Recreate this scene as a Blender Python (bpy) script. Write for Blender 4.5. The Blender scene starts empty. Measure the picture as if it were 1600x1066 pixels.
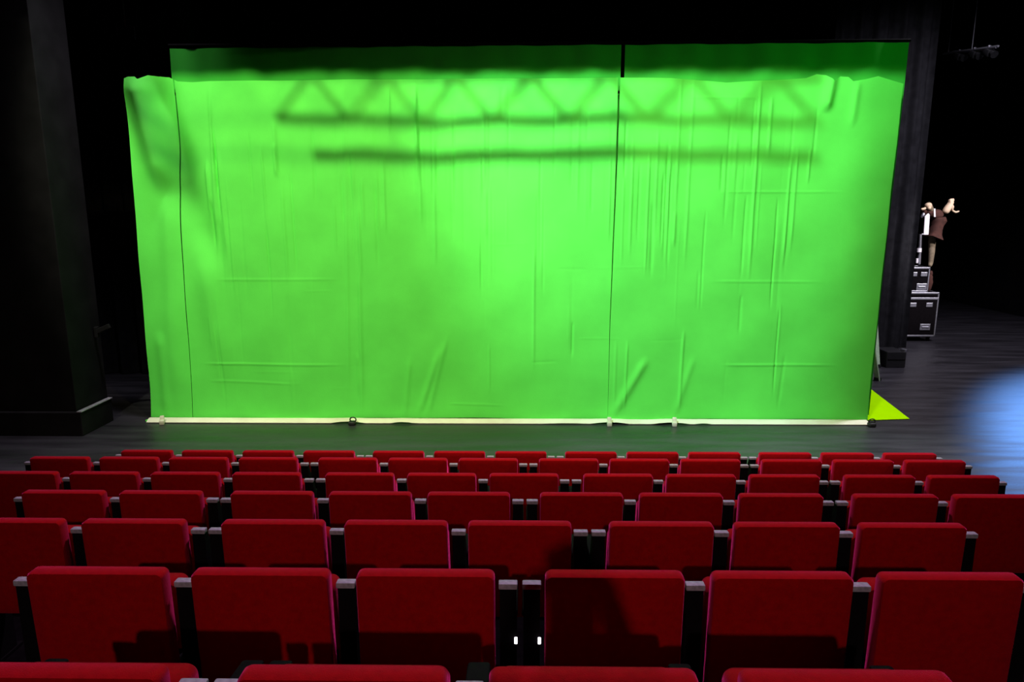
import bpy, bmesh, math, random
import numpy as np
from mathutils import Vector, Matrix, noise
random.seed(7)
S = bpy.context.scene
C = bpy.context.collection
PI = math.pi

# ------------------------------------------------------------------ camera
F_PX, PITCH, YAW, ROLL, CAM_Z = 1100.0, 0.187, 0.0157, -0.0015, 3.13
Fv = Vector((-math.sin(YAW)*math.cos(PITCH), math.cos(YAW)*math.cos(PITCH), -math.sin(PITCH)))
R0 = Vector((math.cos(YAW), math.sin(YAW), 0.0))
U0 = R0.cross(Fv)
Rv = R0*math.cos(ROLL) + U0*math.sin(ROLL)
Uv = -R0*math.sin(ROLL) + U0*math.cos(ROLL)
CAM = Vector((0, 0, CAM_Z))
cd = bpy.data.cameras.new('camera'); cam = bpy.data.objects.new('camera', cd); C.objects.link(cam)
cd.sensor_fit = 'HORIZONTAL'; cd.sensor_width = 36.0; cd.lens = 36.0*F_PX/1600.0
cd.clip_start = 0.05; cd.clip_end = 200
m = Matrix((Rv, Uv, -Fv)).transposed().to_4x4(); m.translation = CAM
cam.matrix_world = m
S.camera = cam

def ray(px, py):
    return Fv + Rv*((px-800)/F_PX) - Uv*((py-533)/F_PX)
def at(px, py, Y):                     # measured point on the upright plane at distance Y
    r = ray(px, py); return CAM + r*(Y/r.y)
def atz(px, py, z=0.0):                # measured point on a level surface
    r = ray(px, py); return CAM + r*((z-CAM_Z)/r.z)
def atx(px, py, X):
    r = ray(px, py); return CAM + r*(X/r.x)

# ------------------------------------------------------------------ view, world
S.view_settings.view_transform = 'Standard'
S.view_settings.look = 'None'
S.view_settings.gamma = 1.0
S.view_settings.use_curve_mapping = False
S.view_settings.exposure = 0.0
w = bpy.data.worlds.new('world'); S.world = w; w.use_nodes = True
w.node_tree.nodes['Background'].inputs[0].default_value = (0.6, 0.6, 0.8, 1)
w.node_tree.nodes['Background'].inputs[1].default_value = 0.0

# ------------------------------------------------------------------ lights
def spot(name, loc, target, watts, color, cone, blend, radius):
    d = bpy.data.lights.new(name, 'SPOT'); o = bpy.data.objects.new(name, d); C.objects.link(o)
    d.energy = watts; d.color = color; d.spot_size = math.radians(cone); d.spot_blend = blend
    d.shadow_soft_size = radius
    o.location = loc
    o.rotation_euler = (Vector(target)-Vector(loc)).to_track_quat('-Z', 'Y').to_euler()
    return o
D = at(800, 658, 10).y * 0 + atz(800, 658).y          # distance of the green cloth
RIG_Y, RIG_Z = 3.4, 9.0
spot('front_light_center', (0.6, RIG_Y, RIG_Z), (0.4, D, 2.6), 1950, (1.0, 0.86, 0.50), 88, 0.8, 0.22)
spot('front_light_right', (-3.2, RIG_Y, RIG_Z), (4.0, D, 4.0), 5200, (0.66, 1.0, 0.97), 66, 0.8, 0.13)
spot('front_light_left', (-5.2, RIG_Y, RIG_Z), (-3.4, D, 3.4), 2800, (0.95, 1.0, 0.72), 47, 0.6, 0.16)
spot('backing_fill_green', (8.0, 5.0, 5.9), (3.8, D, 5.4), 260, (0.12, 1.0, 0.25), 50, 0.9, 0.2)  # green fill lamp added to brighten the backing cloth's upper right
spot('house_light_rear', (-0.6, -9.0, CAM_Z+4.6), (0.1, 6.6, 1.0), 1150, (1.0, 0.80, 0.72), 45, 1.0, 0.10)
spot('seat_top_light', (0.5, 7.2, 10.2), (0.0, 2.8, 1.5), 2300, (1.0, 0.72, 1.0), 110, 0.5, 0.2)
spot('backlight_blue', (13.9, 20.0, 6.5), (10.2, 9.2, 0.0), 12000, (0.15, 0.38, 1.0), 33, 1.0, 0.3)
spot('stage_wash', (8.4, 10.9, 9.8), (8.6, 12.6, 0.0), 3000, (0.92, 0.86, 1.0), 105, 0.8, 0.3)
spot('pillar_side_fill', (-3.8, 9.2, 9.0), (-6.4, 9.6, 2.5), 900, (0.95, 0.9, 1.0), 46, 0.9, 0.3)  # lamp added and aimed to lighten the pillar's stage-facing side
spot('wing_light', (12.0, 11.0, 5.5), (9.4, 16.6, 2.2), 1900, (1.0, 0.93, 0.95), 30, 0.6, 0.1)

# ------------------------------------------------------------------ materials
def mat(name, col, rough=0.6, metal=0.0, noise_amt=0.0, nscale=20, bump=0.0, bscale=200, emit=None, es=0, spec=0.5, sheen=0, stint=None, stretch=None, rough_noise=0):
    m = bpy.data.materials.new(name); m.use_nodes = True
    nt = m.node_tree; b = nt.nodes['Principled BSDF']
    b.inputs['Base Color'].default_value = (*col, 1)
    b.inputs['Roughness'].default_value = rough
    b.inputs['Metallic'].default_value = metal
    b.inputs['Specular IOR Level'].default_value = spec
    if sheen:
        b.inputs['Sheen Weight'].default_value = sheen
        b.inputs['Sheen Roughness'].default_value = 0.35
        b.inputs['Sheen Tint'].default_value = (*(stint or (1, 1, 1)), 1)
    if emit:
        b.inputs['Emission Color'].default_value = (*emit, 1)
        b.inputs['Emission Strength'].default_value = es
    tc = nt.nodes.new('ShaderNodeTexCoord')
    mp = nt.nodes.new('ShaderNodeMapping'); nt.links.new(tc.outputs['Object'], mp.inputs[0])
    if stretch: mp.inputs['Scale'].default_value = stretch
    if noise_amt or rough_noise:
        n = nt.nodes.new('ShaderNodeTexNoise'); n.inputs['Scale'].default_value = nscale
        n.inputs['Detail'].default_value = 6
        nt.links.new(mp.outputs[0], n.inputs[0])
    if noise_amt:
        r = nt.nodes.new('ShaderNodeValToRGB')
        r.color_ramp.elements[0].position = 0.3; r.color_ramp.elements[1].position = 0.72
        r.color_ramp.elements[0].color = (*[c*(1-noise_amt) for c in col], 1)
        r.color_ramp.elements[1].color = (*[min(1, c*(1+noise_amt)) for c in col], 1)
        nt.links.new(n.outputs[0], r.inputs[0]); nt.links.new(r.outputs[0], b.inputs['Base Color'])
    if rough_noise:
        q = nt.nodes.new('ShaderNodeMapRange'); q.inputs['From Min'].default_value = 0.3; q.inputs['From Max'].default_value = 0.7
        q.inputs['To Min'].default_value = rough-rough_noise; q.inputs['To Max'].default_value = rough+rough_noise
        nt.links.new(n.outputs[0], q.inputs['Value']); nt.links.new(q.outputs[0], b.inputs['Roughness'])
    if bump:
        n2 = nt.nodes.new('ShaderNodeTexNoise'); n2.inputs['Scale'].default_value = bscale; n2.inputs['Detail'].default_value = 4
        bp = nt.nodes.new('ShaderNodeBump'); bp.inputs['Strength'].default_value = bump; bp.inputs['Distance'].default_value = 0.01
        nt.links.new(tc.outputs['Object'], n2.inputs[0]); nt.links.new(n2.outputs[0], bp.inputs['Height'])
        nt.links.new(bp.outputs[0], b.inputs['Normal'])
    return m
M = dict(
    green=mat('green_cloth', (0.125, 0.80, 0.095), 0.85, noise_amt=0.05, nscale=2.5, bump=0.12, bscale=60, spec=0.1),
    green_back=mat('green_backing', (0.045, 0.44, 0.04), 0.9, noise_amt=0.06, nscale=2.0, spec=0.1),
    lime=mat('warm_lit_cloth', (0.44, 0.97, 0.0), 0.9, noise_amt=0.03, nscale=4, spec=0.0),  # warm light on the green cloth is put into this yellow-green colour
    hem=mat('pale_hem', (0.95, 0.90, 0.74), 0.6, noise_amt=0.12, nscale=3),
    pale=mat('pale_plastic', (0.75, 0.72, 0.58), 0.5, noise_amt=0.08),
    palegreen=mat('pale_board', (0.45, 0.62, 0.42), 0.6, noise_amt=0.1),
    velvet=mat('red_velvet', (0.33, 0.0008, 0.002), 0.9, noise_amt=0.12, nscale=40, bump=0.25, bscale=350, spec=0.08, sheen=1.0, stint=(1.0, 0.05, 0.30)),
    blackmetal=mat('black_metal', (0.004, 0.003, 0.004), 0.8, noise_amt=0.2, spec=0.05),
    blackplastic=mat('black_plastic', (0.015, 0.015, 0.017), 0.5, noise_amt=0.2, spec=0.3),
    cap=mat('cap_metal', (0.30, 0.27, 0.33), 0.5, metal=0.0, spec=0.15, noise_amt=0.25, nscale=70),
    steel=mat('steel', (0.45, 0.45, 0.52), 0.4, metal=0.8, noise_amt=0.15),
    floor=mat('stage_floor_paint', (0.030, 0.028, 0.035), 0.42, noise_amt=0.45, nscale=2.2, bump=0.15, bscale=40, stretch=(0.35, 2.2, 1), rough_noise=0.08),
    tier=mat('tier_carpet', (0.004, 0.003, 0.004), 1.0, noise_amt=0.3, spec=0.0),
    wall=mat('black_wall_paint', (0.008, 0.008, 0.009), 0.9, noise_amt=0.3, nscale=3, spec=0.1),
    drape=mat('black_drape', (0.018, 0.018, 0.021), 0.95, noise_amt=0.3, nscale=6, spec=0.05),
    grey=mat('pillar_paint', (0.010, 0.009, 0.0105), 0.8, noise_amt=0.35, nscale=3, spec=0.12),
    greyedge=mat('pale_edge', (0.35, 0.33, 0.38), 0.5, noise_amt=0.3),
    brown=mat('brown_wool', (0.060, 0.018, 0.012), 0.9, noise_amt=0.3, nscale=15),
    tan=mat('tan_cloth', (0.22, 0.17, 0.11), 0.9, noise_amt=0.25, nscale=20),
    skin=mat('pale_skin', (0.75, 0.55, 0.38), 0.6, noise_amt=0.1, nscale=20),
    white=mat('white_cloth', (0.9, 0.86, 0.9), 0.8, noise_amt=0.03),
    lens=mat('step_light_lens', (0.9, 0.9, 0.9), 0.4, emit=(1, 0.94, 1), es=3.0),
    navy=mat('dark_clothes', (0.02, 0.02, 0.03), 0.9, noise_amt=0.2),
)

# ------------------------------------------------------------------ helpers
def link(name, me, ma, parent=None):
    if ma is not None and not me.materials: me.materials.append(ma)
    o = bpy.data.objects.new(name, me); C.objects.link(o)
    if parent: o.parent = parent
    return o
def tag(o, label=None, cat=None, group=None, kind=None):
    if label: o['label'] = label
    if cat: o['category'] = cat
    if group: o['group'] = group
    if kind: o['kind'] = kind
    return o
def empty(name, loc=(0, 0, 0), rz=0.0):
    o = bpy.data.objects.new(name, None); C.objects.link(o); o.location = loc; o.rotation_euler.z = rz
    o.empty_display_size = 0.1
    return o
class MB:
    def __init__(s): s.bm = bmesh.new()
    def box(s, c, d, rot=None, bev=0.0, seg=2):
        g = bmesh.ops.create_cube(s.bm, size=1.0); vs = g['verts']
        bmesh.ops.scale(s.bm, vec=d, verts=vs)
        if bev:
            es = list({e for v in vs for e in v.link_edges})
            r = bmesh.ops.bevel(s.bm, geom=es, offset=bev, segments=seg, affect='EDGES', profile=0.5)
            vs = list({v for f in r['faces'] for v in f.verts} | {v for v in vs if v.is_valid})
        if rot is not None: bmesh.ops.rotate(s.bm, cent=(0, 0, 0), matrix=rot, verts=vs)
        bmesh.ops.translate(s.bm, vec=c, verts=vs)
        return s
    def tube(s, a, b, r, r2=None, n=12):
        a, b = Vector(a), Vector(b); L = (b-a).length
        g = bmesh.ops.create_cone(s.bm, cap_ends=True, segments=n, radius1=r, radius2=r if r2 is None else r2, depth=L)
        q = (b-a).to_track_quat('Z', 'Y').to_matrix()
        bmesh.ops.rotate(s.bm, cent=(0, 0, 0), matrix=q, verts=g['verts'])
        bmesh.ops.translate(s.bm, vec=(a+b)/2, verts=g['verts'])
        return s
    def ball(s, c, r, sc=(1, 1, 1), n=16, rot=None):
        g = bmesh.ops.create_uvsphere(s.bm, u_segments=n, v_segments=n//2+2, radius=r)
        bmesh.ops.scale(s.bm, vec=sc, verts=g['verts'])
        if rot is not None: bmesh.ops.rotate(s.bm, cent=(0, 0, 0), matrix=rot, verts=g['verts'])
        bmesh.ops.translate(s.bm, vec=c, verts=g['verts']); return s
    def prism(s, pts, n, h, bev=0):        # outline pts (3-D) pushed along n by h
        vs = [s.bm.verts.new(p) for p in pts]; f = s.bm.faces.new(vs)
        r = bmesh.ops.extrude_face_region(s.bm, geom=[f])
        nv = [e for e in r['geom'] if isinstance(e, bmesh.types.BMVert)]
        bmesh.ops.translate(s.bm, vec=Vector(n)*h, verts=nv)
        if bev:
            es = [e for e in s.bm.edges if any(v in nv for v in e.verts) or any(v in vs for v in e.verts)]
            bmesh.ops.bevel(s.bm, geom=es, offset=bev, segments=2, affect='EDGES')
        return s
    def build(s, name, ma, parent=None, smooth=False):
        bmesh.ops.recalc_face_normals(s.bm, faces=s.bm.faces)
        me = bpy.data.meshes.new(name); s.bm.to_mesh(me); s.bm.free()
        if smooth:
            me.polygons.foreach_set('use_smooth', [True]*len(me.polygons))
            me.set_sharp_from_angle(angle=math.radians(40))
        return link(name, me, ma, parent)
def rotx(a): return Matrix.Rotation(a, 3, 'X')
def rotz(a): return Matrix.Rotation(a, 3, 'Z')
def roty(a): return Matrix.Rotation(a, 3, 'Y')

def grid_mesh(name, P, ma, parent=None, thick=0.0, origin=None):   # P: numpy (nv, nu, 3)
    nv, nu, _ = P.shape
    V = P.reshape(-1, 3).copy()
    if origin is not None: V -= np.array(origin)
    i = np.arange(nv*nu).reshape(nv, nu)
    Fc = np.stack([i[:-1, :-1], i[:-1, 1:], i[1:, 1:], i[1:, :-1]], -1).reshape(-1, 4)
    if thick:
        V2 = V.copy(); V2[:, 1] += thick; n = len(V)
        back = Fc[:, ::-1]+n
        rim = []
        for line in (i[0, :], i[-1, ::-1], i[::-1, 0], i[:, -1]):
            a, b = line[:-1], line[1:]
            rim.append(np.stack([b, a, a+n, b+n], -1))
        V = np.concatenate([V, V2]); Fc = np.concatenate([Fc, back]+rim)
    me = bpy.data.meshes.new(name)
    me.from_pydata(V.tolist(), [], Fc.tolist()); me.update()
    me.polygons.foreach_set('use_smooth', [True]*len(me.polygons))
    me.set_sharp_from_angle(angle=math.radians(60))
    return link(name, me, ma, parent)

# ------------------------------------------------------------------ the setting
def struct(name, o): o['kind'] = 'structure'; return o
TIERS = [(1.489, 1.064), (2.309, 1.262), (3.127, 1.458), (3.942, 1.657), (4.753, 1.856), (5.574, 2.045), (6.412, 2.283)]
SEAT_H = 0.85
tz = [CAM_Z-h-SEAT_H for (d, h) in TIERS]       # floor level of each row
tz[6] = 0.0
XL, XR, YB, YF, ZC = -10.5, 14.5, -10.0, 26.0, 10.5
struct('floor', MB().box(((XL+XR)/2, (YB+YF)/2, -0.1), (XR-XL, YF-YB, 0.2)).build('floor', M['floor']))
struct('ceiling', MB().box(((XL+XR)/2, (YB+YF)/2, ZC+0.1), (XR-XL+.4, YF-YB+.4, 0.2)).build('ceiling', M['wall']))
struct('wall_left', MB().box((XL-0.1, (YB+YF)/2, ZC/2), (0.2, YF-YB, ZC)).build('wall_left', M['wall']))
struct('wall_right', MB().box((XR+0.1, (YB+YF)/2, ZC/2), (0.2, YF-YB, ZC)).build('wall_right', M['wall']))
struct('wall_back', MB().box(((XL+XR)/2, YF+0.1, ZC/2), (XR-XL+.4, 0.2, ZC)).build('wall_back', M['wall']))
struct('wall_rear', MB().box(((XL+XR)/2, YB-0.1, ZC/2), (XR-XL+.4, 0.2, ZC)).build('wall_rear', M['wall']))
# stepped seating tiers
tb = MB()
levels = [(-3.0, 0.50, tz[0]+0.4), (0.50, TIERS[0][0]-0.16, tz[0])]
for i in range(6):
    levels.append((TIERS[i][0]-0.16, TIERS[i+1][0]-0.16, tz[i]))
for (y0, y1, z) in levels:
    tb.box((0.0, (y0+y1)/2, z/2), (15.5, y1-y0, z))
struct('floor', tb.build('floor', M['tier']))

# ------------------------------------------------------------------ seats
def pad_outline(w, z0, z1, r, n=5):
    pts = []
    for cx, cz, a0 in ((w/2-r, z1-r, 0), (-w/2+r, z1-r, 90), (-w/2+r, z0+r, 180), (w/2-r, z0+r, 270)):
        for k in range(n+1):
            a = math.radians(a0+90*k/n); pts.append((cx+r*math.cos(a), cz+r*math.sin(a)))
    return pts
def pad(w, z0, z1, th, r=0.03, e=0.018, bulge=0.012, tilt=0.0, y0=0.0):
    bm = bmesh.new(); rings = []
    sec = [(0.0, e), (e*0.3, e*0.3), (e, 0.0), (th-e, 0.0), (th-e*0.3, e*0.3), (th, e)]
    for (y, ins) in sec:
        rings.append([bm.verts.new((x, y, z)) for (x, z) in pad_outline(w-2*ins, z0+ins, z1-ins, max(0.006, r-ins*0.5))])
    n = len(rings[0])
    for a, b in zip(rings[:-1], rings[1:]):
        for k in range(n): bm.faces.new((a[k], a[(k+1) % n], b[(k+1) % n], b[k]))
    for ring, s in ((rings[0], -1), (rings[-1], 1)):
        prev = ring
        for t in (0.86, 0.6, 0.3):
            zc = (z0+z1)/2
            cur = [bm.verts.new((v.co.x*t, v.co.y+s*bulge*(1-t*t), zc+(v.co.z-zc)*t)) for v in ring]
            for k in range(n): bm.faces.new((prev[k], prev[(k+1) % n], cur[(k+1) % n], cur[k]))
            prev = cur
        bm.faces.new(prev)
    for v in bm.verts:
        v.co.y += y0 - tilt*(v.co.z-z1)
    mb = MB(); mb.bm.free(); mb.bm = bm
    return mb
def make_seat():
    root = empty('theatre_seat')
    pad(0.487, 0.36, 0.85, 0.065, r=0.022, e=0.013, tilt=0.04, y0=-0.055).build('backrest', M['velvet'], root, True)
    pad(0.46, 0.32, 0.74, 0.10, r=0.03, tilt=0.14, y0=0.07).build('seat', M['velvet'], root, True)
    b = MB()
    b.box((0, 0.13, 0.30), (0.47, 0.05, 0.03), bev=0.006); b.tube((-0.235, 0.15, 0.34), (0.235, 0.15, 0.34), 0.012)
    b.build('hinge_bar', M['blackmetal'], root)
    for s in (-1, 1):
        MB().box((s*0.205, 0.075, 0.37), (0.03, 0.09, 0.16), bev=0.005).build('bracket', M['blackmetal'], root)
    return root
ARM_W = 0.068
def make_post():
    root = empty('armrest_post')
    p = MB()
    p.prism([(-ARM_W/2+0.004, 0.0, 0.0), (-ARM_W/2+0.004, 0.0, 0.772), (-ARM_W/2+0.004, 0.03, 0.772), (-ARM_W/2+0.004, 0.11, 0.61), (-ARM_W/2+0.004, 0.37, 0.58), (-ARM_W/2+0.004, 0.37, 0.52), (-ARM_W/2+0.004, 0.22, 0.30), (-ARM_W/2+0.004, 0.22, 0.0)], (1, 0, 0), ARM_W-0.008)
    p.build('panel', M['blackmetal'], root)
    MB().box((0, 0.010, 0.783), (ARM_W, 0.034, 0.022), bev=0.004).build('cap', M['cap'], root, True)
    MB().box((0, 0.23, 0.603), (ARM_W, 0.28, 0.03), rotx(-0.1), bev=0.01).build('armrest', M['blackmetal'], root, True)
    MB().box((0, 0.13, 0.01), (ARM_W, 0.26, 0.02), bev=0.004).build('foot', M['blackmetal'], root)
    return root
seat0, post0 = make_seat(), make_post()
used = {'s': False, 'p': False}
def dup(root):
    r = root.copy(); C.objects.link(r)
    for ch in list(root.children):
        c = ch.copy(); C.objects.link(c); c.parent = r
    return r
ORD = ['first', 'second', 'third', 'fourth', 'fifth', 'sixth', 'seventh', 'eighth', 'ninth', 'tenth', 'eleventh', 'twelfth', 'thirteenth', 'fourteenth']
ROWN = ['row cut off at bottom', 'nearest full row', 'second full row', 'third full row', 'fourth full row', 'fifth full row', 'farthest row by the stage']
G1, G2, W = 0.0844, 0.1658, 0.50
# fitted start and block pattern of each row: (x of first listed seat, pattern, seats added on the left, on the right)
ROWS = [(-1.335, 'sWsssW', '', ''), (-1.761, 'sssWsss', '', ''), (-2.098, 'sWsssWsss', 's', ''), (-2.403, 'sWsssWsssWs', 's', 's'),
        (-3.244, 'sssWsssWsssWs', 's', 's'), (-3.539, 'sssWsssWsssWsss', 's', ''), (-3.855, 'ssssWsssWsssWsss', '', '')]
gap_pairs = []
for ri, (x0, pat, addl, addr) in enumerate(ROWS):
    d, h = TIERS[ri]; z = tz[ri]
    x = x0; xs = []; gaps = []
    full = (addl+pat+addr).rstrip('W')
    x = x0-len(addl)*(W+G1)
    for ch in full:
        if ch == 'W':
            x += G2-G1; gaps[-1] = 'W'; continue
        xs.append(x); gaps.append('n'); x += W+G1
    gaps = gaps[:-1]
    topz = CAM_Z-h
    n = len(xs)
    for k, xx in enumerate(xs):
        o = seat0 if not used['s'] else dup(seat0); used['s'] = True
        o.location = (xx+W/2, d, topz-SEAT_H)
        
        far_right = ', last one' if k == n-1 else ''
        tag(o, 'red theatre seat, %s from left, %s%s' % (ORD[k], ROWN[ri], far_right), 'seat', 'red theatre seats in rows')
    def post(xc, lab, light=None):
        o = post0 if not used['p'] else dup(post0); used['p'] = True
        o.location = (xc, d, topz-SEAT_H); tag(o, lab, 'armrest', 'black armrest posts between the red seats')
        if light is not None: gap_pairs.append((o, light))
    for k, g in enumerate(gaps):
        a = xs[k]+W
        if g == 'n': post(a+G1/2, 'armrest post between %s and %s seats, %s' % (ORD[k], ORD[k+1], ROWN[ri]))
        else:
            c = a+G2/2; li = (ri == 1)
            post(c-0.0425, 'left post of pair between %s and %s seats, %s' % (ORD[k], ORD[k+1], ROWN[ri]), 0.028 if li else None)
            post(c+0.0425, 'right post of pair between %s and %s seats, %s' % (ORD[k], ORD[k+1], ROWN[ri]), 0.028 if li else None)
    post(xs[-1]+W+G1/2, 'black armrest post with grey cap at the right end, %s' % ROWN[ri])
    post(xs[0]-G1/2, 'black armrest post with grey cap at the left end, %s' % ROWN[ri])
for o, dx in gap_pairs:
    p = MB().box((dx, -0.006, 0.572), (0.011, 0.012, 0.022), bev=0.002).build('step_light', M['lens'], o)
    p['label'] = 'small glowing white light'

# ------------------------------------------------------------------ green screen
NOI = lambda x, y, s: noise.noise(Vector((x*s, y*s, 3.3)))
TOP = [(190, 124), (200, 120), (211, 120), (216, 124), (229, 117), (262, 120), (274, 126), (300, 128), (330, 127), (430, 126), (560, 124), (640, 123), (760, 122), (967, 122), (1050, 122), (1100, 126), (1135, 129), (1200, 125), (1262, 121), (1278, 115), (1292, 117), (1303, 127), (1314, 119), (1326, 120), (1333, 127), (1352, 124), (1372, 119), (1413, 131)]
LEFT = [(194, 123), (205, 250), (220, 440), (237, 661)]
RIGHT = [(1412, 128), (1391, 300), (1372, 470), (1352, 659)]
def lerp_list(L, t, key, val):
    ks = [p[key] for p in L]; vs = [p[val] for p in L]
    return np.interp(t, ks, vs)
# world-space measurements of the cloth edges
lw = [at(px, py, D) for px, py in LEFT]; rw = [at(px, py, D) for px, py in RIGHT]
tw = [at(px, py, D) for px, py in TOP]
def x_left(z): return np.interp(z, [p.z for p in lw[::-1]], [p.x for p in lw[::-1]])
def x_right(z): return np.interp(z, [p.z for p in rw[::-1]], [p.x for p in rw[::-1]])
def z_top(x): return np.interp(x, [p.x for p in tw], [p.z for p in tw])
creases = []
rnd = random.Random(11)
def cr(px0, py0, px1, py1, amp, wd):
    a, b = at(px0, py0, D), at(px1, py1, D); creases.append((a.x, a.z, b.x, b.z, amp, wd))
cr(648, 125, 652, 330, 0.016, 0.02); cr(537, 125, 545, 640, 0.012, 0.025); cr(1190, 125, 1170, 440, 0.018, 0.02)
cr(327, 130, 340, 400, 0.02, 0.025); cr(322, 250, 328, 320, .01, .02)
cr(560, 420, 566, 650, 0.02, 0.03); cr(655, 645, 690, 540, 0.022, 0.05); cr(668, 650, 700, 520, 0.014, 0.04)
cr(1010, 560, 955, 652, 0.03, 0.06); cr(1085, 560, 1052, 652, 0.013, 0.05); cr(640, 560, 632, 660, .015, .04)
cr(320, 568, 540, 571, 0.010, 0.014); cr(1130, 571, 1310, 571, 0.012, 0.014); cr(1120, 300, 1320, 300, 0.008, 0.014)
cr(340, 437, 530, 437, 0.006, 0.014); cr(1115, 440, 1290, 441, 0.007, 0.014); cr(700, 632, 790, 634, .006, .012); cr(330, 595, 470, 600, .006, .014)
cr(1070, 152, 1210, 153, .006, .012)
cr(1065, 125, 1055, 340, 0.012, 0.02); cr(1085, 125, 1070, 420, 0.012, 0.02)
cr(208, 118, 262, 300, 0.15, 0.17); cr(236, 112, 335, 430, -0.14, 0.20); cr(290, 250, 352, 580, 0.07, 0.17); cr(262, 300, 275, 640, 0.04, 0.12); cr(250, 520, 262, 655, .03, .08)
cr(1303, 112, 1290, 175, 0.07, 0.07); cr(1340, 128, 1330, 200, 0.02, 0.05)
for k in range(150):
    px = rnd.uniform(310, 1330); py = rnd.uniform(130, 330) if rnd.random() < .75 else rnd.uniform(330, 560)
    if rnd.random() < .35: px = rnd.choice([345, 430, 560, 585, 690, 750, 770, 880, 1060, 1150, 1170])+rnd.uniform(-18, 18)
    L = rnd.uniform(50, 200); lean = (800-px)/5500*L
    cr(px, py, px+lean, min(640, py+L), rnd.uniform(-1, 1)*0.018, rnd.uniform(0.012, 0.026))
for k in range(16):
    px = rnd.uniform(330, 1200); py = rnd.uniform(200, 620); cr(px, py, px+rnd.uniform(30, 110), py+rnd.uniform(-3, 3), rnd.uniform(-1, 1)*.004, .011)
def disp(X, Z):
    out = np.zeros_like(X)
    for (ax, az, bx, bz, amp, wd) in creases:
        dx, dz = bx-ax, bz-az; L2 = dx*dx+dz*dz; L = math.sqrt(L2)
        t = ((X-ax)*dx+(Z-az)*dz)/L2
        dd = ((X-ax)*dz-(Z-az)*dx)/L
        env = np.clip((t+0.05)/0.2, 0, 1)*np.clip((1.05-t)/0.3, 0, 1)
        env = env*env*(3-2*env)
        out += amp*np.exp(-(dd/wd)**2)*env
    out += 0.030*np.sin(X*1.3+0.6*np.sin(Z*0.7)) + 0.016*np.sin(X*3.7+1.1+0.5*Z) + 0.006*np.sin(X*9.1+Z*0.8)*np.clip((Z-1.0)/3, 0, 1)
    out += 0.006*np.sin(X*4.3-Z*5.1)
    return out
screen_org = Vector((0, D, 0))
screen = empty('green_screen', screen_org)
tag(screen, 'large bright green chroma cloth hung across the stage', 'green screen')
seamL = [at(268, 120, D), at(275, 250, D), at(300, 600, D), at(303, 658, D)]
seamR = [at(967, 120, D), at(963, 250, D), at(953, 500, D), at(949, 658, D)]
def x_seam(s, z): return np.interp(z, [p.z for p in s[::-1]], [p.x for p in s[::-1]])
Z_BOT = 0.045
def panel(fl, fr, nu, nv, gl, gr, yo):
    v = np.linspace(0, 1, nv)[:, None]; u = np.linspace(0, 1, nu)[None, :]
    zz = Z_BOT+(z_top(0.0)-Z_BOT)*v + 0*u
    for _ in range(3):
        g = np.clip(zz/5.0, 0, 1)
        a = fl(zz)+gl*g; b = fr(zz)-gr*g
        X = a+(b-a)*u
        zz = Z_BOT+(z_top(X[-1:, :])-Z_BOT)*v
    Y = D+yo-disp(X, zz)
    # lower cloth swings a little forward to its weighted hem
    Y = Y-0.04*np.clip(1-zz/0.6, 0, 1)**2
    return np.stack([X, Y, zz+0*X], -1)
grid_mesh('cloth_panel', panel(x_left, lambda z: x_seam(seamL, z), 90, 320, 0, 0.006, 0.0), M['green'], screen, 0.004, screen_org)
grid_mesh('cloth_panel', panel(lambda z: x_seam(seamL, z), lambda z: x_seam(seamR, z), 640, 320, 0.006, 0.014, 0.015), M['green'], screen, 0.004, screen_org)
grid_mesh('cloth_panel', panel(lambda z: x_seam(seamR, z), x_right, 420, 320, 0.014, 0, 0.0), M['green'], screen, 0.004, screen_org)
# pale hem along the bottom, lower edge lifting in shallow waves
hx = np.linspace(at(238, 657, D).x, at(1350, 657, D).x, 400)
def hem_lift(px):
    f = lambda a, b, hh: hh*math.sin(PI*(px-a)/(b-a)) if a < px < b else 0
    return f(525, 578, .026)+f(618, 650, .02)+f(640, 660, .006)+f(925, 985, .028)+f(1020, 1078, .026)+f(1085, 1110, .012)+f(850, 930, .008)
pxs = np.linspace(238, 1350, 400)
lift = np.array([hem_lift(p) for p in pxs])
rows_ = []
for (t, yo) in ((0.0, -0.165), (0.010, -0.170), (0.038, -0.125), (0.050, -0.085)):
    zrow = 0.005+t+lift*(1-t/0.06)
    rows_.append(np.stack([hx, D+yo+0*hx, zrow], -1))
hem = grid_mesh('hem', np.stack(rows_), M['hem'], screen, 0.03, screen_org); hem['label'] = 'pale cream hem strip'
# small curled corner at the left end
c0 = at(236, 659, D)
MB().box((c0.x+0.06-screen_org.x, -0.10, 0.02), (0.16, 0.05, 0.03), bev=0.012).build('hem_corner', M['green'], screen, True)

# taller backing cloth behind
DB = D+0.26
backing = empty('backing_cloth', (0, DB, 0))
tag(backing, 'darker green backing cloth rising behind the top edge of the main green cloth', 'backdrop')
def back_panel(pl, pr, ptopl, ptopr, plb, prb, nu):
    a, b = at(pl, ptopl, DB), at(pr, ptopr, DB); a2, b2 = at(plb, 650, DB), at(prb, 650, DB)
    v = np.linspace(0, 1, 60)[:, None]; u = np.linspace(0, 1, nu)[None, :]
    ztop = a.z+(b.z-a.z)*u
    Z = 0.03+(ztop-0.03)*v
    X = (a2.x+(a.x-a2.x)*v)*(1-u)+(b2.x+(b.x-b2.x)*v)*u
    Y = DB+0.02*np.sin(X*5.0)+0.012*np.sin(X*13+Z)
    return np.stack([X, Y, Z], -1)
grid_mesh('cloth_panel', back_panel(265, 971, 76, 70, 303, 955, 200), M['green_back'], backing, 0.004, (0, DB, 0))
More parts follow.
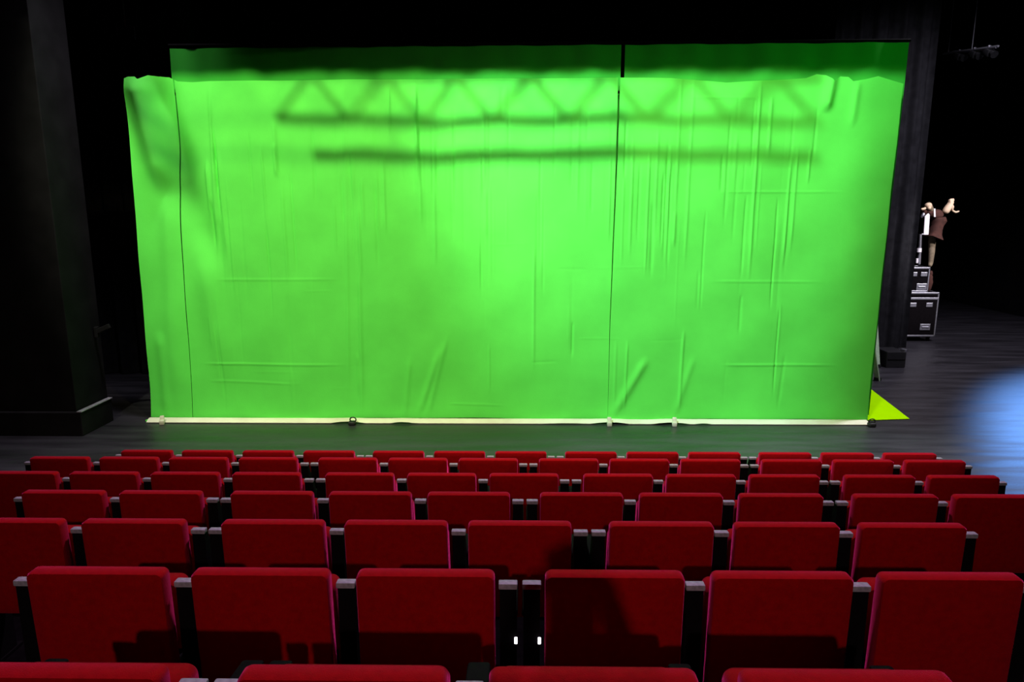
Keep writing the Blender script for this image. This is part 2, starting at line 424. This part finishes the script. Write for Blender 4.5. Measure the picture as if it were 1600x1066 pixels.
grid_mesh('cloth_panel', back_panel(977, 1421, 70, 66, 960, 1358, 140), M['green_back'], backing, 0.004, (0, DB, 0))
pa, pb = at(262, 74, DB), at(1424, 66, DB)
MB().tube((pa.x, 0.03, pa.z+0.03), (pb.x, 0.03, pb.z+0.03), 0.022).build('top_batten', M['blackmetal'], backing, True)
tp = MB().tube((lw[0].x+.05, 0.19, z_top(0)-0.16), (rw[0].x-.05, 0.19, z_top(0)-0.16), 0.02); tp.build('top_batten', M['blackmetal'], screen, True)

# floor triangle of cloth behind the right corner, warm light painted in as lime
a, b, c = atz(1356, 605, .006), atz(1421, 655, .006), atz(1345, 657.5, .006)
fc = MB().prism([a, b, c, atz(1300, 657, .006), atz(1300, 605, .006)], (0, 0, 1), 0.006)
tag(fc.build('floor_cloth', M['lime']), 'lime green triangle of cloth lying on stage floor right of the screen', 'cloth')

# clamps and weights on the hem
def clamp_pale(px, lab, tilt):
    p = atz(px, 660); r = empty('clamp', (p.x, D-0.195, 0.0), tilt)
    MB().box((0, -0.03, 0.035), (0.07, 0.07, 0.07), rotx(0.2), bev=0.012).build('jaw', M['pale'], r, True)
    MB().box((0, 0.0, 0.085), (0.06, 0.035, 0.08), rotx(-0.25), bev=0.012).build('handle', M['pale'], r, True)
    tag(r, lab, 'clamp', 'pale clamps on the hem')
clamp_pale(258, 'pale plastic clamp at the left end of the hem', 0.3)
clamp_pale(950, 'pale clamp on the hem below the long vertical seam', 0.0)
clamp_pale(1050, 'pale clamp on the hem, right of the seam clamp', -0.1)
def clamp_black(px, lab):
    p = atz(px, 662); r = empty('spring_clamp', (p.x, D-0.18, 0.0))
    MB().box((0, -0.04, 0.03), (0.10, 0.10, 0.06), bev=0.02, seg=3).build('jaw', M['blackplastic'], r, True)
    t = MB(); N = 12
    pts = [(0.045*math.cos(a)+0.01, -0.02, 0.075+0.035*math.sin(a)) for a in [2*PI*k/N for k in range(N+1)]]
    for q0, q1 in zip(pts[:-1], pts[1:]): t.tube(q0, q1, 0.009, n=8)
    t.build('handle_loop', M['blackplastic'], r, True)
    tag(r, lab, 'clamp', 'black clamps on the hem')
clamp_black(552, 'black spring clamp gripping the hem left of centre')
clamp_black(1354, 'black spring clamp at the right bottom corner of the screen')

# ------------------------------------------------------------------ drapes
def drape(name, x0, x1, y, z0, z1, fold, amp, lab, cat='curtain', ma='drape', th=0.02, seed=0):
    nu, nv = max(20, int((x1-x0)*40)), 24
    u = np.linspace(x0, x1, nu)[None, :]; v = np.linspace(0, 1, nv)[:, None]
    X = u+0*v; Z = z0+(z1-z0)*v+0*u
    Y = y+amp*np.sin(2*PI*X/fold+0.5*np.sin(X*2.1+seed))*(1-0.2*v)+amp*.4*np.sin(2*PI*X/(fold*.43)+seed)
    o = grid_mesh(name, np.stack([X, Y, Z], -1), M[ma], None, th, (x0/2+x1/2, y, z0))
    o.location = (x0/2+x1/2, y, z0)
    return tag(o, lab, cat)
pR = atz(1415, 545); 
drape('leg_drape', atz(1350, 545).x-1.2, pR.x, pR.y, 0.02, 9.2, 0.42, 0.06, 'tall black leg curtain hanging right of the green screen')
pL = atz(200, 600)
drape('leg_drape', pL.x-0.9, pL.x+1.5, pL.y+0.8, 0.02, 9.2, 0.42, 0.06, 'tall black leg curtain hanging left behind the screen', seed=2)
BY = 8.0
za = at(800, 117, DB).z
zb = za+(RIG_Z-za)*(DB-BY)/(DB-RIG_Y)
drape('border_drape', -8.5, 9.0, BY, zb, ZC-1.0, 0.5, 0.012, 'black border curtain hanging above the front of the stage', seed=1)

# lighting truss above, out of the picture: its shadow crosses the cloth
def truss(name, x0, x1, yc, zc, hw, hh, r, lab, bay=0.55, brace=True):
    o = empty(name, ((x0+x1)/2, yc, zc)); cx = (x0+x1)/2
    for sy in (-1, 1):
        for sz in (-1, 1):
            MB().tube((x0-cx, sy*hw, sz*hh), (x1-cx, sy*hw, sz*hh), r).build('chord', M['steel'], o, True)
    t = MB(); n = int((x1-x0)/bay)
    for k in range(n):
        a, b = x0-cx+k*bay, x0-cx+(k+1)*bay; m_ = (a+b)/2
        for sy in (-1, 1):
            t.tube((a, sy*hw, -hh), (m_, sy*hw, hh), r*.6, n=8); t.tube((m_, sy*hw, hh), (b, sy*hw, -hh), r*.6, n=8)
        t.tube((a, -hw, -hh), (b, hw, -hh), r*.5, n=8)
    t.build('lattice', M['steel'], o, True)
    return tag(o, lab, 'truss')
zt = lambda py, y: (lambda z: z+(RIG_Z-z)*(D-y)/(D-RIG_Y))(at(800, py, D).z)
# a ladder truss hung askew: nearer the cloth at its left end
TA, TB = (-4.0, 7.9), (1.1, 7.4)
def tpt(t, pyl, pyr):
    y = TA[1]+(TB[1]-TA[1])*t
    return Vector((TA[0]+(TB[0]-TA[0])*t, y, zt(pyl+(pyr-pyl)*t, y)))
tru = empty('lighting_truss', tpt(0.5, 185, 190)); TO = Vector(tru.location)
for (a_, b_, r_) in ((112, 120, 0.028), (185, 190, 0.032)):
    MB().tube(tpt(0, a_, b_)-TO, tpt(1, a_, b_)-TO, r_).build('chord', M['steel'], tru, True)
lt = MB(); nb = 8
for k in range(nb):
    t0, t1 = k/nb, (k+1)/nb
    lt.tube(tpt(t0, 185, 190)-TO, tpt((t0+t1)/2, 112, 120)-TO, 0.022, n=8)
    lt.tube(tpt((t0+t1)/2, 112, 120)-TO, tpt(t1, 185, 190)-TO, 0.022, n=8)
lt.build('lattice', M['steel'], tru, True)
for t in (0.15, 0.85):
    q = tpt(t, 112, 120); MB().tube(q-TO, Vector((q.x, q.y, ZC))-TO, 0.008).build('hanging_cable', M['steel'], tru, True)
tag(tru, 'ladder truss hung above the front of the stage', 'truss')
MB().tube(tpt(0.06, 240, 243)-TO, tpt(1, 238, 243)-TO, 0.038).build('lower_pipe', M['steel'], tru, True)
for t in (0.2, 0.8):
    MB().tube(tpt(t, 240, 243)-TO, tpt(t, 185, 190)-TO, 0.008).build('hanger', M['steel'], tru, True)
# unseen bar added to throw the dark diagonal on the cloth's left end
LL = Vector((-5.2, RIG_Y, RIG_Z))
sl = [LL+(at(px, py, D)-LL)*((6.4-RIG_Y)/(D-RIG_Y)) for px, py in ((196, 105), (288, 285))]
sb = empty('shadow_bar', sl[0])
MB().tube((0, 0, 0), sl[1]-sl[0], 0.11).build('bar', M['steel'], sb, True)
MB().tube((0, 0, 0), (0, 0, ZC-sl[0].z), 0.006).build('hanging_cable', M['steel'], sb, True)
tag(sb, 'added slanted bar, out of view, shading the left end of the cloth', 'lighting bar')
# unseen panel added to cut the right-hand front light at the screen's right edge
FY = 5.0; LR = Vector((-3.2, RIG_Y, RIG_Z))
fl_ = [at(px, py, D) for px, py in ((1445, 60), (1300, 600), (1285, 720), (1510, 720), (1510, 60))]
fl_ = [LR+(p-LR)*((FY-RIG_Y)/(D-RIG_Y)) for p in fl_]
fo = empty('shade_panel', fl_[0])
MB().prism([p-fl_[0] for p in fl_], (0, 1, 0), 0.012).build('panel', M['blackplastic'], fo)
MB().tube((0.1, 0.006, -0.05), (0.1, 0.006, ZC-fl_[0].z), 0.012).build('arm', M['blackplastic'], fo)
tag(fo, 'added black panel, out of view, shading the right edge of the screen', 'shade panel')

# faint truss bits in the upper corners
pa, pb = at(1474, 84, 17.0), at(1560, 72, 15.0)
tr = empty('lighting_bar', pa); dv = pb-pa
MB().tube((0, 0, 0), dv, 0.022).tube(Vector((0, 0, .0))+dv*.2, dv*.98+Vector((0, 0, -.02)), 0.03).build('pipe', M['steel'], tr, True)
for t_, s_ in ((0.32, 1), (0.6, -1), (0.85, 1)):
    q = dv*t_
    k = MB(); k.box(q+Vector((0, 0, -0.10)), (0.16, 0.22, 0.14), rotx(0.4), bev=0.03); k.tube(q+Vector((0, -.1, -.12)), q+Vector((0, -.2, -.18)), .06, .075)
    k.build('lantern', M['blackplastic'], tr, True)
    MB().box(q, (0.05, 0.05, 0.08), bev=0.01).build('hook_clamp', M['steel'], tr)
MB().tube(dv*.55, dv*.55+Vector((0, 0, ZC-pa.z-dv.z*.55)), 0.010).tube(dv*.1, dv*.1+Vector((0, 0, ZC-pa.z-dv.z*.1)), 0.010).build('hanger', M['steel'], tr, True)
tag(tr, 'dim grey pipe with small lanterns high in the upper right corner', 'lighting bar')
pq = at(198, 63, 12.0)
ln = empty('stage_lantern', pq)
MB().box((0, 0, 0), (0.24, 0.30, 0.16), rotx(0.5), bev=0.04).tube((0, -.12, -.06), (0, -.24, -.14), .08, .1).build('lamp_body', M['grey'], ln, True)
MB().tube((-.14, 0, 0), (-.14, 0, .2), .01).tube((.14, 0, 0), (.14, 0, .2), .01).tube((-.14, 0, .2), (.14, 0, .2), .01).tube((0, 0, .2), (0, 0, ZC-pq.z), .012).build('yoke', M['steel'], ln, True)
tag(ln, 'dim lantern hanging high above the left top of the screen', 'stage light')

# ------------------------------------------------------------------ left pillar with plinth
pc = atz(130, 682)                     # plinth corner on the floor
hz = at(125, 645, pc.y).z
pback = None
r_ = ray(173, 611); tt = (hz-CAM_Z)/r_.z; pbk = CAM+r_*tt
py0, py1 = pc.y, max(atx(173, 611, pc.x).y, pc.y+0.75)
px1 = pc.x
py2 = atx(166, 600, px1-0.09).y
pil = empty('pillar', (px1-0.8, (py0+py1)/2, 0))
def L(x, y, z): return Vector((x-(px1-0.8), y-(py0+py1)/2, z))
MB().box(L(px1-0.8, (py0+py1)/2, hz/2), (1.6, py1-py0, hz), bev=0.012).build('plinth', M['grey'], pil)
e_ = MB().box(L(px1-0.02, (py0+py1)/2, hz+0.008), (0.07, py1-py0, 0.016), bev=0.004).build('plinth_edge', M['greyedge'], pil); e_['label'] = 'light grey edge of the plinth'  # paler grey strip along the plinth's stage-side top edge
MB().box(L(px1-0.84, (py0+0.06+py2)/2, 5.2), (1.5, py2-py0-0.06, 10.2-hz), bev=0.01).build('shaft', M['grey'], pil).location.z = 0
bz = at(170, 512, py1).z
MB().box(L(px1+0.05, py1-0.1, bz), (0.22, 0.05, 0.07), roty(-0.4), bev=0.01).box(L(px1-0.05, py1-0.1, bz-0.05), (0.05, 0.06, 0.16), bev=0.01).build('hook', M['grey'], pil)
tag(pil, 'dark grey square pillar on a plinth at the far left of the stage', 'pillar')
# low kerb strip on the floor in front of the pillar
q = atz(92, 692)

# ------------------------------------------------------------------ right wing: cases, mannequin, boards
def flight_case(x0, x1, y, z0, h, dpt, lab, castors, ridge=None):
    cx = (x0+x1)/2; w_ = x1-x0
    o = empty('flight_case', (cx, y+dpt/2, z0)); zb_ = 0.12 if castors else 0.0
    MB().box((0, 0, zb_+h/2), (w_-0.02, dpt-0.02, h-0.01), bev=0.01).build('body', M['blackmetal'], o)
    f = MB()
    for z in (zb_+0.02, zb_+h-0.02): 
        for sy in (-1, 1): f.box((0, sy*(dpt/2-.01), z), (w_, 0.03, 0.04), bev=0.006)
        for sx in (-1, 1): f.box((sx*(w_/2-.01), 0, z), (0.03, dpt, 0.04), bev=0.006)
    for sx in (-1, 1):
        for sy in (-1, 1): f.box((sx*(w_/2-.01), sy*(dpt/2-.01), zb_+h/2), (0.03, 0.03, h), bev=0.006)
    if ridge: f.box((0, -(dpt/2-.005), zb_+h*ridge), (w_, 0.025, 0.05), bev=0.006)
    f.build('edging', M['steel'], o)
    for sx in (-1, 1):
        MB().box((sx*w_*0.24, -dpt/2-.004, zb_+h*0.72), (0.15, 0.02, 0.10), bev=0.008).build('latch', M['steel'], o)
    MB().box((w_*0.18, -dpt/2-.004, zb_+h*0.22), (0.24, 0.02, 0.15), bev=0.008).box((w_*0.18, -dpt/2-.02, zb_+h*0.22), (0.16, 0.02, 0.03), bev=0.008).build('handle', M['steel'], o)
    if castors:
        for sx in (-1, 1):
            for sy in (-1, 1):
                MB().tube((sx*(w_/2-.1)-.02, sy*(dpt/2-.1), 0.05), (sx*(w_/2-.1)+.02, sy*(dpt/2-.1), 0.05), 0.05).box((sx*(w_/2-.1), sy*(dpt/2-.1), .1), (.07, .07, .04)).build('castor', M['blackmetal'], o)
    return tag(o, lab, 'flight case')
cb = atz(1438, 534); CY = cb.y
xr = at(1460.5, 523, CY).x; xl = at(1408, 523, CY).x
hcase = at(1440, 457, CY).z-0.12
flight_case(xl, xr, CY, 0.0, hcase, 0.6, 'black flight case with metal edging on castors in the right wing', True, 0.86)
z2 = hcase+0.12
h2 = at(1440, 418, CY).z-z2
flight_case(xl+0.05, at(1453, 440, CY).x, CY+0.05, z2, h2, 0.5, 'smaller black case stacked on the flight case, under the figure', False)
zst = z2+h2
# low black box on the floor
b0 = atz(1384, 575); b1 = atz(1414, 575)
hb = at(1400, 550, b0.y).z
bx = empty('equipment_box', ((b0.x+b1.x)/2, b0.y+0.25, 0))
MB().box((0, 0, hb/2), (b1.x-b0.x, 0.5, hb), bev=0.015).build('body', M['blackplastic'], bx)
MB().box((0, -.252, hb*.55), (b1.x-b0.x-.04, 0.012, 0.02)).build('front_trim', M['grey'], bx)
MB().box(((b1.x-b0.x)/2-.02, -.18, hb+.02), (0.06, 0.1, 0.05), rotz(.4), bev=.01).build('corner_latch', M['steel'], bx)
tag(bx, 'low black equipment box on the floor beside the right leg curtain', 'box')

# pale boards behind the right edge of the cloth
def board(px0, py0, px1, py1, Y0, Y1, w_, lab, n='brace_board'):
    a = at(px0, py0, Y0); b = atz(px1, py1, 0.0) if Y1 is None else at(px1, py1, Y1)
    dv = b-a; o = empty(n, b)
    q = dv.to_track_quat('Z', 'Y').to_matrix()
    MB().box(-dv/2, (w_, 0.025, dv.length), q, bev=0.004).build('board', M['palegreen'], o)
    if Y1 is None:
        MB().box((0, 0, 0.03), (w_*1.1, 0.08, 0.06), bev=.01).build('foot', M['blackplastic'], o)
    return tag(o, lab, 'board')
yb = atz(1370, 597).y
board(1363, 540, 1371, 595, yb+.0, None, 0.10, 'short pale green board standing behind the right edge of the screen')
yb2 = atz(1375, 568).y
board(1366, 480, 1371, 574, yb2-.0, None, 0.10, 'taller pale green board behind the screen, leaning right')

# costume mannequin on the cases
MY = CY+0.3
def mp(px, py, dy=0.0): 
    p = at(px, py, MY+dy); return p
man = empty('costume_mannequin', (mp(1450, 415).x, MY, zst))
MO = Vector(man.location)
def mm(px, py, dy=0.0): return mp(px, py, dy)-MO
def skin_chain(name, verts, edges, ma, parent, sub=2):
    me = bpy.data.meshes.new(name); me.from_pydata([v[0] for v in verts], edges, []); 
    o = link(name, me, ma, parent)
    sk = o.modifiers.new('skin', 'SKIN'); 
    for i, v in enumerate(verts):
        r = v[1] if isinstance(v[1], tuple) else (v[1], v[1])
        me.skin_vertices[0].data[i].radius = r
    me.skin_vertices[0].data[0].use_root = True
    o.modifiers.new('sub', 'SUBSURF').levels = sub; o.modifiers['sub'].render_levels = sub
    return o
def ensure_skin(me):
    if not me.skin_vertices:
        bm = bmesh.new(); bm.from_mesh(me); bm.verts.layers.skin.verify(); bm.to_mesh(me); bm.free()
def skin(name, verts, edges, ma, parent, sub=2):
    me = bpy.data.meshes.new(name)
    me.from_pydata([tuple(v[0]) for v in verts], edges, []); ensure_skin(me)
    for i, v in enumerate(verts):
        r = v[1] if isinstance(v[1], tuple) else (v[1], v[1])
        me.skin_vertices[0].data[i].radius = r; me.skin_vertices[0].data[i].use_root = (i == 0)
    o = link(name, me, ma, parent)
    o.modifiers.new('skin', 'SKIN').use_smooth_shade = True
    s = o.modifiers.new('sub', 'SUBSURF'); s.levels = sub; s.render_levels = sub
    return o
# body core under the coat: one surface with head and legs
hipz = mm(1456, 372)
verts = [(mm(1456, 372, .08), (0.09, 0.08)), (mm(1460, 350, .1), (0.08, 0.07)), (mm(1461, 336, .08), (0.08, 0.07)), (mm(1456, 329), 0.05), (mm(1451, 322), 0.085), (mm(1449, 316), 0.06),
         (mm(1456, 392), 0.075), (mm(1454, 412), 0.055), (mm(1453, 416, -.08), 0.04)]
skin('body', verts, [(0, 1), (1, 2), (2, 3), (3, 4), (4, 5), (0, 6), (6, 7), (7, 8)], M['tan'], man)
hd = skin('head', [(mm(1453, 327, -.06), (0.05, .05)), (mm(1450, 321, -.07), (0.095, 0.09)), (mm(1450, 317, -.05), (0.06, 0.07))], [(0, 1), (1, 2)], M['skin'], man)
hd['label'] = 'tan face'
MB().ball(mm(1452, 325, -.17), .04).build('nose', M['skin'], man, True)
# brown coat, sleeves
ct = skin('coat', [(mm(1463, 360), (0.22, 0.14)), (mm(1464, 348), (0.17, 0.13)), (mm(1463, 336), (0.17, 0.11)), (mm(1459, 328), (0.10, 0.08)), (mm(1474, 334), 0.07), (mm(1470, 352), (0.14, .10)), (mm(1458, 370), (.15, .12)), (mm(1446, 333), .06), (mm(1442, 327), .045)],
          [(0, 1), (1, 2), (2, 3), (2, 4), (1, 5), (0, 6), (2, 7), (7, 8)], M['brown'], man); ct['label'] = 'dark brown coat'
# white bib
a, b = mm(1452, 333, -.26), mm(1448, 367, -.28)
sc = MB(); pts = [mm(1451, 333, -.26), mm(1453, 336, -.26), mm(1451, 367, -.28), mm(1443.5, 367, -.28), mm(1445.5, 338, -.26)]
sc.prism(pts, (0, 1, 0), 0.03, 0.006); o = sc.build('scarf', M['white'], man); o['label'] = 'bright white hanging scarf'
MB().prism([mm(1459, 326, -.2), mm(1461.5, 326, -.2), mm(1462, 339, -.2), mm(1459.5, 339, -.2)], (0, 1, 0), .02).build('collar_strip', M['white'], man)
# raised pale arm with open hand
arm = [(mm(1476, 334, -.1), 0.07), (mm(1479, 328, -.1), 0.09), (mm(1483, 321, -.1), 0.075), (mm(1487, 315, -.1), 0.06), (mm(1490, 312, -.1), .03),
       (mm(1491, 314, -.12), .015), (mm(1488, 323, -.14), .04), (mm(1491, 324, -.14), .03), (mm(1488, 329, -.12), .022), (mm(1493, 332, -.12), .026), (mm(1499, 330, -.12), .016),
       (mm(1484, 311, -.1), .025)]
ra = skin('raised_hand', arm, [(0, 1), (1, 2), (2, 3), (3, 4), (4, 5), (2, 6), (6, 7), (6, 8), (8, 9), (9, 10), (3, 11)], M['skin'], man); ra['label'] = 'pale raised hand with fingers spread'
skin('left_hand', [(mm(1447, 325, -.12), .03), (mm(1442, 327, -.12), .03), (mm(1439, 326.5, -.12), .025)], [(0, 1), (1, 2)], M['skin'], man)
skin('lowered_sleeve', [(mm(1444, 332, -.1), .04), (mm(1442, 337, -.1), .04), (mm(1439, 341, -.1), .03)], [(0, 1), (1, 2)], M['steel'], man)
# metal support pole with two bright collars
pole = MB(); pole.tube(mm(1438, 366), mm(1436, 413), 0.035).tube(mm(1440, 366), mm(1452, 366), .02)
pole.build('support_pole', M['steel'], man, True)
MB().tube(mm(1436.5, 388, -.02), mm(1436, 394, -.02), .05).build('collar', M['white'], man, True)
MB().tube(mm(1433, 404, -.02), mm(1432.5, 411, -.02), .025).build('collar', M['white'], man, True)
tag(man, 'costumed figure with brown coat, white scarf and raised pale hand on the stacked cases', 'mannequin')
# brown cloth bundle hanging beside the cases
g0 = at(1470, 425, CY+.2); 
bb = MB().ball((0, 0, 0.21), 0.10, (0.85, 0.85, 2.2)).ball((0.02, 0, 0.42), 0.05, (1, 1, 1.3))
for v in bb.bm.verts: v.co.z = max(v.co.z, 0.0); v.co.x += 0.006*math.sin(v.co.z*40)
bd = bb.build('costume_bag', M['brown'], None, True)
bd.location = (xr-0.10, CY+.3, z2-0.001)
tag(bd, 'dark brown cloth bag on the flight case, right of the upper case', 'bag')

# ------------------------------------------------------------------ the person taking the picture stands behind the camera
pz = tz[0]+0.4
per = empty('person', (0.0, -0.30, pz)); 
hh = CAM_Z-pz
V = Vector
verts = [(V((0, 0, .92)), (.16, .11)), (V((0, 0, 1.15)), (.19, .13)), (V((0, 0, hh-.26)), (.24, .14)), (V((0, 0, hh-.16)), .06), (V((0, .01, hh-.03)), (.085, .10)), (V((0, .01, hh+.06)), (.075, .09)),
         (V((-.11, 0, .85)), .10), (V((-.12, .01, .48)), .065), (V((-.12, 0, .09)), .045), (V((-.12, .14, .04)), .04),
         (V((.11, 0, .85)), .10), (V((.12, .01, .48)), .065), (V((.12, 0, .09)), .045), (V((.12, .14, .04)), .04),
         (V((-.21, 0, hh-.27)), .06), (V((-.18, .04, hh-.36)), .08), (V((-.12, .20, hh-.12)), .035), (V((-.09, .23, hh-.05)), .035),
         (V((.21, 0, hh-.27)), .06), (V((.18, .04, hh-.36)), .08), (V((.12, .20, hh-.12)), .035), (V((.09, .23, hh-.05)), .035)]
skin('body', verts, [(0, 1), (1, 2), (2, 3), (3, 4), (4, 5), (0, 6), (6, 7), (7, 8), (8, 9), (0, 10), (10, 11), (11, 12), (12, 13), (2, 14), (14, 15), (15, 16), (16, 17), (2, 18), (18, 19), (19, 20), (20, 21)], M['navy'], per)
MB().box((0, 0.235, hh-0.01), (0.15, 0.01, 0.075), bev=0.003).build('phone', M['blackplastic'], per)
MB().ball((0, -0.01, hh+0.07), 0.1, (0.92, 1.05, 1.0)).build('hair', M['blackplastic'], per, True)
tag(per, 'person in dark clothes standing behind the seats, holding a phone', 'person')
